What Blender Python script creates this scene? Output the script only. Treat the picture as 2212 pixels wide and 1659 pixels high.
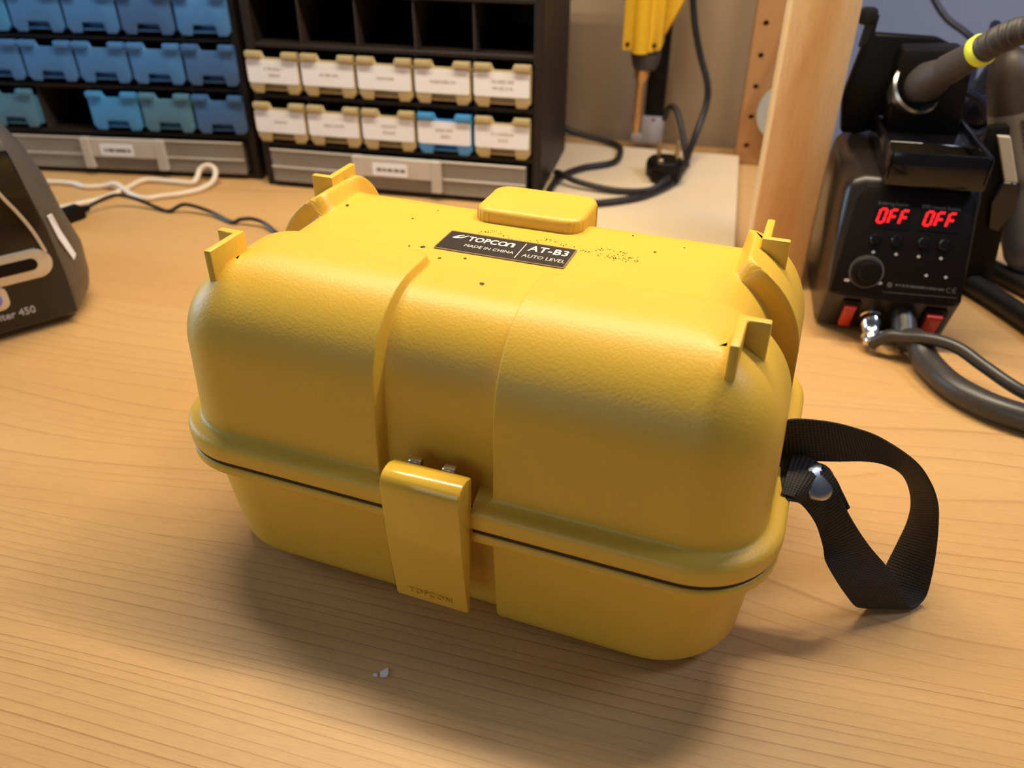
import bpy, bmesh, math, random
from mathutils import Vector, Matrix, Euler
R = math.radians
random.seed(7)
C = bpy.context.scene.collection
for o in list(bpy.data.objects):
    bpy.data.objects.remove(o)
scn = bpy.context.scene

# ------------------------------------------------------------------ camera, world, lights, exposure
cam = bpy.data.cameras.new('camera'); camo = bpy.data.objects.new('camera', cam); C.objects.link(camo)
HEAD, PITCH, ROLL = R(-13.6713), R(-33.3695), R(0.2135)
fw = Vector((math.sin(HEAD)*math.cos(PITCH), math.cos(HEAD)*math.cos(PITCH), math.sin(PITCH)))
rt = Vector((math.cos(HEAD), -math.sin(HEAD), 0)); up = rt.cross(fw)
rt2 = rt*math.cos(ROLL)+up*math.sin(ROLL); up2 = up*math.cos(ROLL)-rt*math.sin(ROLL)
m = Matrix((rt2, up2, -fw)).transposed().to_4x4(); m.translation = (0.08068, -0.31809, 0.29367)
camo.matrix_world = m
cam.sensor_width = 36; cam.lens = 28.908; cam.clip_start = .01; cam.clip_end = 50
cam.dof.use_dof = True; cam.dof.focus_distance = .355; cam.dof.aperture_fstop = 9.5
scn.camera = camo

w = bpy.data.worlds.new('world'); scn.world = w; w.use_nodes = True
w.node_tree.nodes['Background'].inputs[0].default_value = (.60, .72, 1.0, 1)
w.node_tree.nodes['Background'].inputs[1].default_value = .066
def area(name, loc, target, sx, sy, power, col, spread=180):
    l = bpy.data.lights.new(name, 'AREA'); l.shape = 'RECTANGLE'; l.size = sx; l.size_y = sy; l.energy = power; l.color = col; l.spread = R(spread)
    o = bpy.data.objects.new(name, l); C.objects.link(o); o.location = loc
    d = Vector(target)-Vector(loc); o.rotation_euler = d.to_track_quat('-Z', 'Y').to_euler(); return o
WARM = (1.0, .83, .58)
area('led_strip_lamp_front', (-.10, .190, .70), (-.10, .15, 0), .70, .008, 2.65, WARM)
area('led_strip_lamp_rear', (-.10, .222, .70), (-.10, .18, 0), .70, .008, 2.65, WARM)
area('added_lamp_right', (.27, .205, .70), (.27, .15, 0), .12, .022, 1.3, WARM)  # extra compact lamp added to firm up shadows on the right
area('window_light', (-1.75, .16, .42), (-.1, .05, .1), .55, .7, 9.0, (.50, .74, 1.0))
area('right_wall_fill', (1.0, .15, 1.15), (.45, .66, .2), .35, .35, 2.6, (.62, .70, 1.0), 100)  # narrow cool light added to tint the right wall
area('front_fill_light', (-.5, -1.7, .62), (0, .2, .1), 1.0, .8, 2.6, (.86, 1.0, 1.0))  # low fill light added to brighten upright faces from the front
scn.view_settings.view_transform = 'Standard'; scn.view_settings.look = 'None'
scn.view_settings.gamma = 1; scn.view_settings.use_curve_mapping = False
scn.view_settings.exposure = 0.35

# ------------------------------------------------------------------ materials
def mat(name, col, rough=.5, metal=0, spec=.5, coat=0, emit=None, estr=0, trans=0, alpha=1):
    m = bpy.data.materials.new(name); m.use_nodes = True
    b = m.node_tree.nodes['Principled BSDF']
    b.inputs['Base Color'].default_value = (*col, 1); b.inputs['Roughness'].default_value = rough
    b.inputs['Metallic'].default_value = metal; b.inputs['Specular IOR Level'].default_value = spec
    b.inputs['Coat Weight'].default_value = coat; b.inputs['Transmission Weight'].default_value = trans
    b.inputs['Alpha'].default_value = alpha
    if emit: b.inputs['Emission Color'].default_value = (*emit, 1); b.inputs['Emission Strength'].default_value = estr
    return m
def N(m, t, **k):
    n = m.node_tree.nodes.new(t)
    for a, v in k.items(): setattr(n, a, v)
    return n
def L(m, a, b): m.node_tree.links.new(a, b)
def bsdf(m): return m.node_tree.nodes['Principled BSDF']
def noisy(m, scale=40, amt=.12, bump=0, bscale=None, bdist=.0005, detail=3):
    """fine colour variation and relief on a plain material"""
    b = bsdf(m); tc = N(m, 'ShaderNodeTexCoord'); nz = N(m, 'ShaderNodeTexNoise'); nz.inputs['Scale'].default_value = scale; nz.inputs['Detail'].default_value = detail
    L(m, tc.outputs['Object'], nz.inputs['Vector'])
    col = list(b.inputs['Base Color'].default_value)
    mx = N(m, 'ShaderNodeMix', data_type='RGBA'); mx.inputs[6].default_value = [c*(1-amt) for c in col[:3]]+[1]; mx.inputs[7].default_value = [min(1, c*(1+amt)) for c in col[:3]]+[1]
    L(m, nz.outputs['Fac'], mx.inputs[0]); L(m, mx.outputs[2], b.inputs['Base Color'])
    if bump:
        n2 = N(m, 'ShaderNodeTexNoise'); n2.inputs['Scale'].default_value = bscale or scale*8; n2.inputs['Detail'].default_value = 2
        L(m, tc.outputs['Object'], n2.inputs['Vector'])
        bp = N(m, 'ShaderNodeBump'); bp.inputs['Strength'].default_value = bump; bp.inputs['Distance'].default_value = bdist
        L(m, n2.outputs['Fac'], bp.inputs['Height']); L(m, bp.outputs['Normal'], b.inputs['Normal'])
    return m
def ramp(m, fac, stops):
    r = N(m, 'ShaderNodeValToRGB'); e = r.color_ramp.elements
    while len(e) < len(stops): e.new(.5)
    for x, (p, c) in zip(e, stops): x.position = p; x.color = (*c, 1)
    L(m, fac, r.inputs[0]); return r
def wood_mat(name, light, dark, rough, line_scale, warp, contrast=1.0, seed=0, axis='X', bump=.08):
    """solid softwood: straight darker growth lines along one axis, gently wavering, with wide tone bands and fine pores"""
    m = mat(name, light, rough, spec=.35); b = bsdf(m)
    tc = N(m, 'ShaderNodeTexCoord'); mp = N(m, 'ShaderNodeMapping'); L(m, tc.outputs['Object'], mp.inputs['Vector'])
    mp.inputs['Location'].default_value = (seed*1.37, seed*.613, seed*.31)
    if axis == 'Z': mp.inputs['Rotation'].default_value = (0, R(90), 0)
    sq = N(m, 'ShaderNodeMapping'); sq.inputs['Scale'].default_value = (1.6, 6, 6); L(m, mp.outputs[0], sq.inputs['Vector'])
    wn = N(m, 'ShaderNodeTexNoise'); wn.inputs['Scale'].default_value = 1.0; wn.inputs['Detail'].default_value = 1.5; L(m, sq.outputs[0], wn.inputs['Vector'])
    ws = N(m, 'ShaderNodeMath', operation='MULTIPLY'); ws.inputs[1].default_value = warp; L(m, wn.outputs['Fac'], ws.inputs[0])
    sx = N(m, 'ShaderNodeSeparateXYZ'); L(m, mp.outputs[0], sx.inputs[0])
    ad = N(m, 'ShaderNodeMath', operation='ADD'); L(m, sx.outputs['Y'], ad.inputs[0]); L(m, ws.outputs[0], ad.inputs[1])
    cv = N(m, 'ShaderNodeCombineXYZ'); L(m, ad.outputs[0], cv.inputs['X'])
    # irregular ring spacing: 1D noise of the warped coordinate
    rn = N(m, 'ShaderNodeTexNoise', noise_dimensions='1D'); rn.inputs['Scale'].default_value = line_scale*.22; rn.inputs['Detail'].default_value = 2
    L(m, ad.outputs[0], rn.inputs['W'])
    ml = N(m, 'ShaderNodeMath', operation='MULTIPLY'); ml.inputs[1].default_value = line_scale; L(m, ad.outputs[0], ml.inputs[0])
    ph = N(m, 'ShaderNodeMath', operation='MULTIPLY_ADD'); L(m, rn.outputs['Fac'], ph.inputs[0]); ph.inputs[1].default_value = 3.2; L(m, ml.outputs[0], ph.inputs[2])
    fr = N(m, 'ShaderNodeMath', operation='FRACT'); L(m, ph.outputs[0], fr.inputs[0])
    rg = ramp(m, fr.outputs[0], [(0, (0, 0, 0)), (.50, (.04,)*3), (.86, (.16,)*3), (.96, (1, 1, 1)), (1, (0, 0, 0))])
    # lines fade in and out along the board
    fm = N(m, 'ShaderNodeMapping'); fm.inputs['Scale'].default_value = (4, 40, 4); L(m, mp.outputs[0], fm.inputs['Vector'])
    fn = N(m, 'ShaderNodeTexNoise'); fn.inputs['Scale'].default_value = 1; fn.inputs['Detail'].default_value = 2; L(m, fm.outputs[0], fn.inputs['Vector'])
    fr2 = ramp(m, fn.outputs['Fac'], [(.32, (.25,)*3), (.62, (1, 1, 1))])
    mu = N(m, 'ShaderNodeMath', operation='MULTIPLY'); L(m, rg.outputs[0], mu.inputs[0]); L(m, fr2.outputs[0], mu.inputs[1])
    mu2 = N(m, 'ShaderNodeMath', operation='MULTIPLY'); mu2.inputs[1].default_value = contrast; L(m, mu.outputs[0], mu2.inputs[0])
    # wide tone bands
    tb = N(m, 'ShaderNodeMapping'); tb.inputs['Scale'].default_value = (2.2, 16, 16); L(m, mp.outputs[0], tb.inputs['Vector'])
    tn = N(m, 'ShaderNodeTexNoise'); tn.inputs['Scale'].default_value = 1; tn.inputs['Detail'].default_value = 3; L(m, tb.outputs[0], tn.inputs['Vector'])
    tr = ramp(m, tn.outputs['Fac'], [(.3, tuple(.80*a+.20*d for a, d in zip(light, dark))), (.7, light)])
    mx = N(m, 'ShaderNodeMix', data_type='RGBA'); L(m, mu2.outputs[0], mx.inputs[0]); L(m, tr.outputs[0], mx.inputs[6]); mx.inputs[7].default_value = (*dark, 1)
    # pores
    pm = N(m, 'ShaderNodeMapping'); pm.inputs['Scale'].default_value = (90, 1500, 1500); L(m, mp.outputs[0], pm.inputs['Vector'])
    pn = N(m, 'ShaderNodeTexNoise'); pn.inputs['Scale'].default_value = 1; pn.inputs['Detail'].default_value = 2; L(m, pm.outputs[0], pn.inputs['Vector'])
    pr = ramp(m, pn.outputs['Fac'], [(.3, (.90,)*3), (.6, (1, 1, 1))])
    mm = N(m, 'ShaderNodeMix', data_type='RGBA', blend_type='MULTIPLY'); mm.inputs[0].default_value = 1; L(m, mx.outputs[2], mm.inputs[6]); L(m, pr.outputs[0], mm.inputs[7])
    L(m, mm.outputs[2], b.inputs['Base Color'])
    bp = N(m, 'ShaderNodeBump'); bp.inputs['Strength'].default_value = bump; bp.inputs['Distance'].default_value = .0004; bp.invert = True
    L(m, mu.outputs[0], bp.inputs['Height']); L(m, bp.outputs['Normal'], b.inputs['Normal'])
    m['mixnode'] = mm.name
    return m

M = {}
M['yellow'] = mat('yellow_plastic', (.80, .49, .050), .42, spec=.55)
def yellow_relief(m):
    b = bsdf(m); tc = N(m, 'ShaderNodeTexCoord')
    a = N(m, 'ShaderNodeTexNoise'); a.inputs['Scale'].default_value = 850; a.inputs['Detail'].default_value = 2; L(m, tc.outputs['Object'], a.inputs['Vector'])
    bp = N(m, 'ShaderNodeBump'); bp.inputs['Strength'].default_value = .22; bp.inputs['Distance'].default_value = .0006
    L(m, a.outputs['Fac'], bp.inputs['Height']); L(m, bp.outputs['Normal'], b.inputs['Normal'])
    c = N(m, 'ShaderNodeTexNoise'); c.inputs['Scale'].default_value = 14; c.inputs['Detail'].default_value = 4; L(m, tc.outputs['Object'], c.inputs['Vector'])
    r = ramp(m, c.outputs['Fac'], [(.3, (.78, .475, .048)), (.7, (.82, .505, .053))]); L(m, r.outputs[0], b.inputs['Base Color'])
yellow_relief(M['yellow'])
M['yellow_smooth'] = noisy(mat('yellow_latch_plastic', (.80, .49, .050), .16, spec=.5, coat=.3), 12, .03)
M['gasket'] = noisy(mat('black_gasket_rubber', (.012, .010, .010), .6), 60, .2)
M['strap'] = mat('black_nylon_webbing', (.020, .017, .015), .75, spec=.3)
def webbing(m):
    b = bsdf(m); uv = N(m, 'ShaderNodeUVMap'); mp = N(m, 'ShaderNodeMapping'); L(m, uv.outputs[0], mp.inputs['Vector']); mp.inputs['Scale'].default_value = (1, 1, 1)
    wv = N(m, 'ShaderNodeTexWave', bands_direction='Y'); wv.inputs['Scale'].default_value = 5.6; wv.inputs['Distortion'].default_value = .5; wv.inputs['Detail Scale'].default_value = 3; L(m, mp.outputs[0], wv.inputs['Vector'])
    w2 = N(m, 'ShaderNodeTexWave', bands_direction='X'); w2.inputs['Scale'].default_value = 5.5; L(m, mp.outputs[0], w2.inputs['Vector'])
    mu = N(m, 'ShaderNodeMath', operation='MULTIPLY_ADD'); L(m, w2.outputs['Fac'], mu.inputs[0]); mu.inputs[1].default_value = .35
    m7 = N(m, 'ShaderNodeMath', operation='MULTIPLY'); L(m, wv.outputs['Fac'], m7.inputs[0]); m7.inputs[1].default_value = .65; L(m, m7.outputs[0], mu.inputs[2])
    r = ramp(m, mu.outputs[0], [(0, (.010, .009, .008)), (1, (.055, .047, .040))]); L(m, r.outputs[0], b.inputs['Base Color'])
    bp = N(m, 'ShaderNodeBump'); bp.inputs['Strength'].default_value = .5; bp.inputs['Distance'].default_value = .0006; L(m, mu.outputs[0], bp.inputs['Height']); L(m, bp.outputs['Normal'], b.inputs['Normal'])
webbing(M['strap'])
M['steel'] = noisy(mat('brushed_steel', (.55, .54, .52), .28, metal=1), 30, .08)
M['chrome'] = noisy(mat('chrome', (.75, .73, .70), .16, metal=1), 30, .06)
M['label_black'] = noisy(mat('black_label_print', (.030, .022, .018), .35), 300, .25)
M['label_edge'] = noisy(mat('label_edge', (.30, .20, .10), .5), 100, .2)
M['white_print'] = noisy(mat('white_print', (.80, .76, .70), .5), 100, .05)
M['grey_print'] = noisy(mat('grey_print', (.16, .155, .19), .5), 100, .05)
M['dim_print'] = noisy(mat('dim_print', (.075, .068, .062), .5), 100, .05)
M['faint_print'] = noisy(mat('faint_label_print', (.50, .46, .46), .7), 100, .05)
M['dirt'] = noisy(mat('dirt_speck', (.10, .045, .008), .8), 200, .3)
M['board'] = wood_mat('workbench_pine_a', (.66, .40, .165), (.34, .16, .055), .40, 185, .05, .85, 0)
M['board2'] = wood_mat('workbench_pine_b', (.68, .41, .165), (.38, .18, .06), .40, 95, .20, .62, 5)
M['board3'] = wood_mat('workbench_pine_c', (.67, .39, .150), (.42, .20, .065), .42, 110, .16, .40, 9)
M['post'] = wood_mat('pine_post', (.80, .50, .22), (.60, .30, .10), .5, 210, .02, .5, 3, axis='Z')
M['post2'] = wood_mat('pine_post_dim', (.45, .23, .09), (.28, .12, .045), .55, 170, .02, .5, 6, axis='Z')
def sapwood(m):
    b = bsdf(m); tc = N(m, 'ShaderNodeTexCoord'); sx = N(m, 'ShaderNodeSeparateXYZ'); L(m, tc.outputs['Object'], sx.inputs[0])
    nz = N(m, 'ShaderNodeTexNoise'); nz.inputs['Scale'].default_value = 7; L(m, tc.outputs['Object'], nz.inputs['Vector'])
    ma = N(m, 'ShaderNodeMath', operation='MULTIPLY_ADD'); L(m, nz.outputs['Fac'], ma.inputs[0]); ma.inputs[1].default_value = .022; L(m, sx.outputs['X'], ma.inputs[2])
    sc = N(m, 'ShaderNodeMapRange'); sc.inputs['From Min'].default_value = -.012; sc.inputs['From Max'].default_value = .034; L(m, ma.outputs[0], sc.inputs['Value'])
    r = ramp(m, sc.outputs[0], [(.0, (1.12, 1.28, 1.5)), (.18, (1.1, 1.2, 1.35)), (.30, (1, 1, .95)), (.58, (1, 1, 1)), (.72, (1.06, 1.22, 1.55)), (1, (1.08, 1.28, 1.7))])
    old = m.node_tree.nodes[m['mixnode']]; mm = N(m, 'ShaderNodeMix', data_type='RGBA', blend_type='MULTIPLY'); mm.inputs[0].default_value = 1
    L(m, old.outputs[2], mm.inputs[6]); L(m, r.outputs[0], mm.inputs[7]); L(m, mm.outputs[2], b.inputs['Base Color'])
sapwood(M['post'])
M['cream'] = noisy(mat('cream_board', (.78, .62, .40), .5), 20, .05, .05, 300)
M['wall'] = noisy(mat('wall_paint', (.42, .32, .225), .85, spec=.2), 6, .04, .12, 120, .001)
M['wall_cool_lit'] = noisy(mat('cool_lit_wall_paint', (.55, .56, .62), .85, spec=.2), 6, .04, .12, 120, .001)  # cool light on the right wall is put into this bluer colour
M['cab'] = noisy(mat('dark_cabinet_plastic', (.016, .011, .009), .5, spec=.3), 25, .12, .06, 500)
M['cab_in'] = noisy(mat('cabinet_inside_plastic', (.030, .020, .018), .6), 25, .12)
M['blue'] = noisy(mat('blue_tray_plastic', (.055, .19, .48), .42), 12, .08)
M['blue_bright'] = noisy(mat('bright_blue_tray_plastic', (.05, .26, .60), .42), 12, .08)
M['teal'] = noisy(mat('teal_blue_tray_plastic', (.07, .20, .33), .42), 12, .08)
M['navy'] = noisy(mat('deep_blue_tray_plastic', (.045, .13, .33), .42), 12, .08)
M['beige'] = noisy(mat('beige_tray_plastic', (.44, .35, .18), .5), 12, .06)
M['paper'] = noisy(mat('paper_label', (.78, .79, .86), .7), 60, .03)
M['clear'] = mat('clear_drawer_plastic', (.62, .56, .50), .18, trans=.55, spec=.5, alpha=.55)
noisy(M['clear'], 14, .12)
M['clear_edge'] = mat('clear_drawer_rim', (.60, .55, .50), .3, alpha=.75); noisy(M['clear_edge'], 14, .08)
M['black'] = noisy(mat('black_plastic', (.006, .0045, .004), .45, spec=.16), 30, .15, .05, 700)
M['black_gloss'] = noisy(mat('black_gloss_plastic', (.007, .006, .007), .12, spec=.5), 30, .1)
M['printer_side'] = noisy(mat('grey_printer_side', (.085, .072, .058), .38), 20, .1)
M['black_metal'] = noisy(mat('black_painted_metal', (.014, .010, .008), .3, spec=.4), 30, .12)
M['silver_plastic'] = noisy(mat('silver_plastic', (.62, .58, .50), .3, metal=.55), 20, .06)
M['cord'] = noisy(mat('black_cord', (.012, .010, .010), .42), 40, .2)
M['cord_blue'] = noisy(mat('dark_blue_cord', (.008, .010, .022), .45), 40, .2)
M['cord_grey'] = noisy(mat('dark_grey_hose', (.040, .036, .032), .36), 40, .15)
M['white_cord'] = noisy(mat('white_cord', (.78, .66, .52), .45), 40, .04)
M['red_switch'] = noisy(mat('red_switch', (.50, .030, .012), .35), 40, .08)
M['led'] = noisy(mat('red_led_digit', (.8, .01, .01), .4, emit=(1, .012, .018), estr=.95), 40, .02)
M['lime'] = noisy(mat('lime_ring', (.72, .78, .06), .5), 40, .05)
M['dark_rubber'] = noisy(mat('dark_rubber', (.045, .038, .034), .55), 50, .15, .2, 900)
M['gun_body'] = noisy(mat('grey_gun_plastic', (.17, .14, .11), .4), 20, .1)
M['gun_cap'] = noisy(mat('dark_brown_cap', (.045, .027, .015), .5), 20, .12)
M['gun_low'] = noisy(mat('smoky_grey_sleeve', (.13, .13, .15), .35), 20, .12)
M['ivory'] = noisy(mat('ivory_strip', (.52, .45, .32), .5), 20, .06)
M['tool_yellow'] = noisy(mat('tool_yellow_plastic', (.78, .45, .02), .38), 20, .05)
M['tool_dark'] = noisy(mat('tool_dark_collar', (.060, .050, .045), .5), 30, .12)
M['copper'] = noisy(mat('copper_tip', (.72, .40, .16), .30, metal=.8), 60, .15)
M['grey_block'] = noisy(mat('pale_grey_block', (.42, .39, .40), .5), 20, .06)
M['pale_grey'] = noisy(mat('pale_grey_plastic', (.40, .40, .36), .5), 20, .06)
M['violet'] = noisy(mat('violet_button', (.20, .18, .60), .35), 20, .06)
M['flake'] = noisy(mat('white_paint_flake', (.75, .72, .66), .6), 400, .1)
M['brass'] = noisy(mat('brass_pin', (.62, .46, .28), .3, metal=.9), 40, .08)
M['tray_gleam'] = noisy(mat('gold_gleam', (.38, .28, .10), .45, metal=.5), 120, .4, .5, 400, .002)  # warm reflection on the tray floor, put into a gold colour
M['bits'] = noisy(mat('small_parts', (.26, .20, .13), .55), 200, .4)

# ------------------------------------------------------------------ mesh helpers
def tag(o, label=None, cat=None, group=None, kind=None):
    if label: o['label'] = label
    if cat: o['category'] = cat
    if group: o['group'] = group
    if kind: o['kind'] = kind
    return o
def thing(name, loc=(0, 0, 0), rz=0, label=None, cat=None, group=None):
    o = bpy.data.objects.new(name, None); C.objects.link(o); o.empty_display_size = .02
    o.location = loc; o.rotation_euler = (0, 0, rz); return tag(o, label, cat, group)
class MB:
    """collects shapes, then links them as ONE mesh object"""
    def __init__(s): s.v = []; s.f = []; s.uv = None
    def add(s, vs, fs, T=None):
        k = len(s.v); s.v += [tuple(T @ Vector(p)) if T else tuple(p) for p in vs]; s.f += [tuple(i+k for i in f) for f in fs]; return s
    def bm(s, b, T=None):
        b.verts.ensure_lookup_table(); b.verts.index_update()
        s.add([v.co[:] for v in b.verts], [[v.index for v in f.verts] for f in b.faces], T); b.free(); return s
    def box(s, x0, x1, y0, y1, z0, z1, bev=0, seg=2, T=None):
        b = bmesh.new(); bmesh.ops.create_cube(b, size=1)
        for v in b.verts: v.co = ((x0+x1)/2+v.co.x*(x1-x0), (y0+y1)/2+v.co.y*(y1-y0), (z0+z1)/2+v.co.z*(z1-z0))
        if bev: bmesh.ops.bevel(b, geom=list(b.edges), offset=bev, segments=seg, affect='EDGES', profile=.5)
        return s.bm(b, T)
    def prism(s, poly, d, T=None, bev=0, seg=2):
        """polygon in local XY, thick from z=0 to z=d; bevels the far face and upright edges"""
        b = bmesh.new(); vs = [b.verts.new((x, y, 0)) for x, y in poly]; f = b.faces.new(vs)
        e = bmesh.ops.extrude_face_region(b, geom=[f]); nv = [g for g in e['geom'] if isinstance(g, bmesh.types.BMVert)]
        for v in nv: v.co.z = d
        bmesh.ops.recalc_face_normals(b, faces=b.faces)
        if bev: bmesh.ops.bevel(b, geom=list(b.edges), offset=bev, segments=seg, affect='EDGES', profile=.5)
        return s.bm(b, T)
    def lathe(s, prof, n=24, T=None, cap=True):
        """(r, z) profile about local Z"""
        vs = []; fs = []
        for r, z in prof:
            for i in range(n): a = 2*math.pi*i/n; vs.append((r*math.cos(a), r*math.sin(a), z))
        for k in range(len(prof)-1):
            for i in range(n): j = (i+1) % n; fs.append((k*n+i, k*n+j, (k+1)*n+j, (k+1)*n+i))
        if cap: fs.append(tuple(range(n))[::-1]); fs.append(tuple((len(prof)-1)*n+i for i in range(n)))
        return s.add(vs, fs, T)
    def rod(s, p0, p1, r0, r1=None, n=16, extra=None):
        p0 = Vector(p0); p1 = Vector(p1); d = p1-p0; l = d.length
        T = Matrix.Translation(p0) @ d.to_track_quat('Z', 'Y').to_matrix().to_4x4()
        r1 = r0 if r1 is None else r1
        prof = [(r0, 0), (r1, l)] if extra is None else [(r, t*l) for r, t in extra]
        return s.lathe(prof, n, T)
    def tube(s, pts, r, n=10, sub=8, rad=None):
        P = spline(pts, sub); m_ = len(P); vs = []; fs = []
        t0 = (P[1]-P[0]).normalized(); u = t0.orthogonal().normalized()
        for i, p in enumerate(P):
            t = (P[min(i+1, m_-1)]-P[max(i-1, 0)]).normalized(); u = (u-t*u.dot(t)).normalized(); v = t.cross(u)
            rr = rad(i/(m_-1)) if rad else r
            for k in range(n): a = 2*math.pi*k/n; vs.append(tuple(p+u*(rr*math.cos(a))+v*(rr*math.sin(a))))
        for i in range(m_-1):
            for k in range(n): j = (k+1) % n; fs.append((i*n+k, i*n+j, (i+1)*n+j, (i+1)*n+k))
        fs.append(tuple(range(n))[::-1]); fs.append(tuple((m_-1)*n+k for k in range(n)))
        return s.add(vs, fs)
    def build(s, name, material, parent=None, smooth=True, angle=40):
        me = bpy.data.meshes.new(name); me.from_pydata(s.v, [], s.f); me.update()
        b = bmesh.new(); b.from_mesh(me); bmesh.ops.recalc_face_normals(b, faces=b.faces); b.to_mesh(me); b.free()
        return link(name, me, material, parent, smooth, angle)
def link(name, me, material, parent=None, smooth=True, angle=40):
    o = bpy.data.objects.new(name, me); C.objects.link(o)
    if material: me.materials.append(material)
    if parent: o.parent = parent
    if smooth:
        for p in me.polygons: p.use_smooth = True
        try: me.set_sharp_from_angle(angle=R(angle))
        except Exception: pass
    return o
def spline(pts, sub=8):
    P = [Vector(p) for p in pts]
    if len(P) < 3 or sub < 2: return P
    out = []
    for i in range(len(P)-1):
        a = P[max(i-1, 0)]; b = P[i]; c = P[i+1]; d = P[min(i+2, len(P)-1)]
        for k in range(sub):
            t = k/sub; t2 = t*t; t3 = t2*t
            out.append(.5*((2*b)+(c-a)*t+(2*a-5*b+4*c-d)*t2+(3*b-a-3*c+d)*t3))
    out.append(P[-1]); return out
def text_mesh(s, size, ext=.00012, bold=0, shear=0, sx=1, align='LEFT', space=1):
    cu = bpy.data.curves.new('t', 'FONT'); cu.body = s; cu.size = size; cu.extrude = ext; cu.offset = bold; cu.shear = shear; cu.align_x = align; cu.space_character = space
    cu.resolution_u = 4
    o = bpy.data.objects.new('t', cu); C.objects.link(o); dg = bpy.context.evaluated_depsgraph_get()
    me = bpy.data.meshes.new_from_object(o.evaluated_get(dg)); bpy.data.objects.remove(o)
    if sx != 1:
        for v in me.vertices: v.co.x *= sx
    return me
def text_into(mb, s, size, T, **k):
    me = text_mesh(s, size, **k); mb.add([v.co[:] for v in me.vertices], [tuple(p.vertices) for p in me.polygons], T); bpy.data.meshes.remove(me); return mb
def frame(origin, xd, yd):
    x = Vector(xd).normalized(); y = Vector(yd); y = (y-x*y.dot(x)).normalized(); z = x.cross(y)
    T = Matrix((x, y, z)).transposed().to_4x4(); T.translation = origin; return T
def rrect(x0, x1, y0, y1, r, n=4):
    out = []
    for cx, cy, a in ((x1-r, y0+r, -90), (x1-r, y1-r, 0), (x0+r, y1-r, 90), (x0+r, y0+r, 180)):
        for i in range(n+1): t = R(a+90*i/n); out.append((cx+r*math.cos(t), cy+r*math.sin(t)))
    return out
def sstep(x):
    x = max(0, min(1, x)); return x*x*(3-2*x)
def copy_tree(o, parent=None):
    c = o.copy(); C.objects.link(c); c.parent = parent
    for ch in list(o.children): copy_tree(ch, c)
    return c

# ------------------------------------------------------------------ setting: wall
b = MB(); b.box(-1.6, .128, .665, .70, -.75, 1.0); tag(b.build('wall_back', M['wall'], smooth=False), kind='structure')
b = MB(); b.box(.128, .150, .665, 1.30, -.75, 1.0); tag(b.build('wall_return', M['wall_cool_lit'], smooth=False), kind='structure')
b = MB(); b.box(.128, 1.6, 1.30, 1.34, -.75, 1.0); tag(b.build('wall_right', M['wall_cool_lit'], smooth=False), kind='structure')  # set back to weaken the warm lamps on it

# ------------------------------------------------------------------ workbench
bench = thing('workbench', (0, 0, -.04), 0, 'light pine workbench top of glued boards under the yellow case', 'table')
for y0, y1, mm in ((-.42, -.0635, 'board'), (-.0635, .155, 'board2'), (.155, .385, 'board3'), (.385, .655, 'board2')):
    b = MB(); b.box(-1.25, 1.0, y0, y1, 0, .04, .00012, 1); b.build('board', M[mm], bench, smooth=False)

# ------------------------------------------------------------------ the yellow carrying case
A, B, RC = .135, .083, .036
XH, YH = A-RC, B-RC
case = thing('instrument_case', (-.000414, -.003475, 0), R(-6.8), 'yellow hard plastic instrument case with black name label, front latch and black strap', 'case')
def samples(H, step, marks, fine):
    s = set()
    n = int(round(2*H/step))
    for i in range(n+1): s.add(round(-H+2*H*i/n, 6))
    for mk in marks:
        for sg in (-1, 1):
            c = sg*mk
            s = {v for v in s if not (abs(v-c) < fine[-1]*1.15 and abs(abs(v)-H) > 1e-6)}
            for d in fine:
                for q in (c+d, c-d):
                    if abs(q) < H: s.add(round(q, 6))
    return sorted(s)
FINE = (0, .0003, .0006, .0009, .0012, .0016, .0021, .0028)
xs = samples(XH, .003, (.0245, .0960), FINE)
xs = sorted(set(xs) | {round(sg*v, 6) for sg in (-1, 1) for v in (.0165, .0169, .0173, .0177, .0181, .0186)})
ys = samples(YH, .003, (.0175, .0160), FINE)
ys = sorted(set(ys) | {round(sg*v, 6) for sg in (-1, 1) for v in (.0117, .0121, .0125, .0129, .0133)})
NC = 16
ring = []          # (cx, cy, dx, dy)
for x in xs: ring.append((x, -YH, 0, -1))
for i in range(1, NC): a = -math.pi/2+math.pi/2*i/NC; ring.append((XH, -YH, math.cos(a), math.sin(a)))
for y in ys: ring.append((XH, y, 1, 0))
for i in range(1, NC): a = math.pi/2*i/NC; ring.append((XH, YH, math.cos(a), math.sin(a)))
for x in reversed(xs): ring.append((x, YH, 0, 1))
for i in range(1, NC): a = math.pi/2+math.pi/2*i/NC; ring.append((-XH, YH, math.cos(a), math.sin(a)))
for y in reversed(ys): ring.append((-XH, y, -1, 0))
for i in range(1, NC): a = math.pi+math.pi/2*i/NC; ring.append((-XH, -YH, math.cos(a), math.sin(a)))
NR = len(ring)
WALL = .0016
def cornersd(dx, dy, r=.007):
    return r-math.hypot(max(r-dx, 0), max(r-dy, 0))+max(min(dx, dy)-r, 0)
def masks(x, y):
    """front blocks (either side of the latch channel) and rear corner blocks"""
    f = sstep(cornersd(abs(x)-.0245+WALL/2, -.0175-y+WALL/2, .006)/WALL)
    k = sstep(cornersd(abs(x)-.0960+WALL/2, y-.0160+WALL/2, .008)/WALL)
    return f, k
def lift(x, y, dx, dy, nz):
    f, k = masks(x, y)
    side = .0070*dy*dy+.0105*dx*dx; q = nz*nz
    return f*(side*(1-q)+.0038*q)+k*(side*(1-q)+.0085*q)
AX, AZ, AO = .0315, .035, .0155
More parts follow.
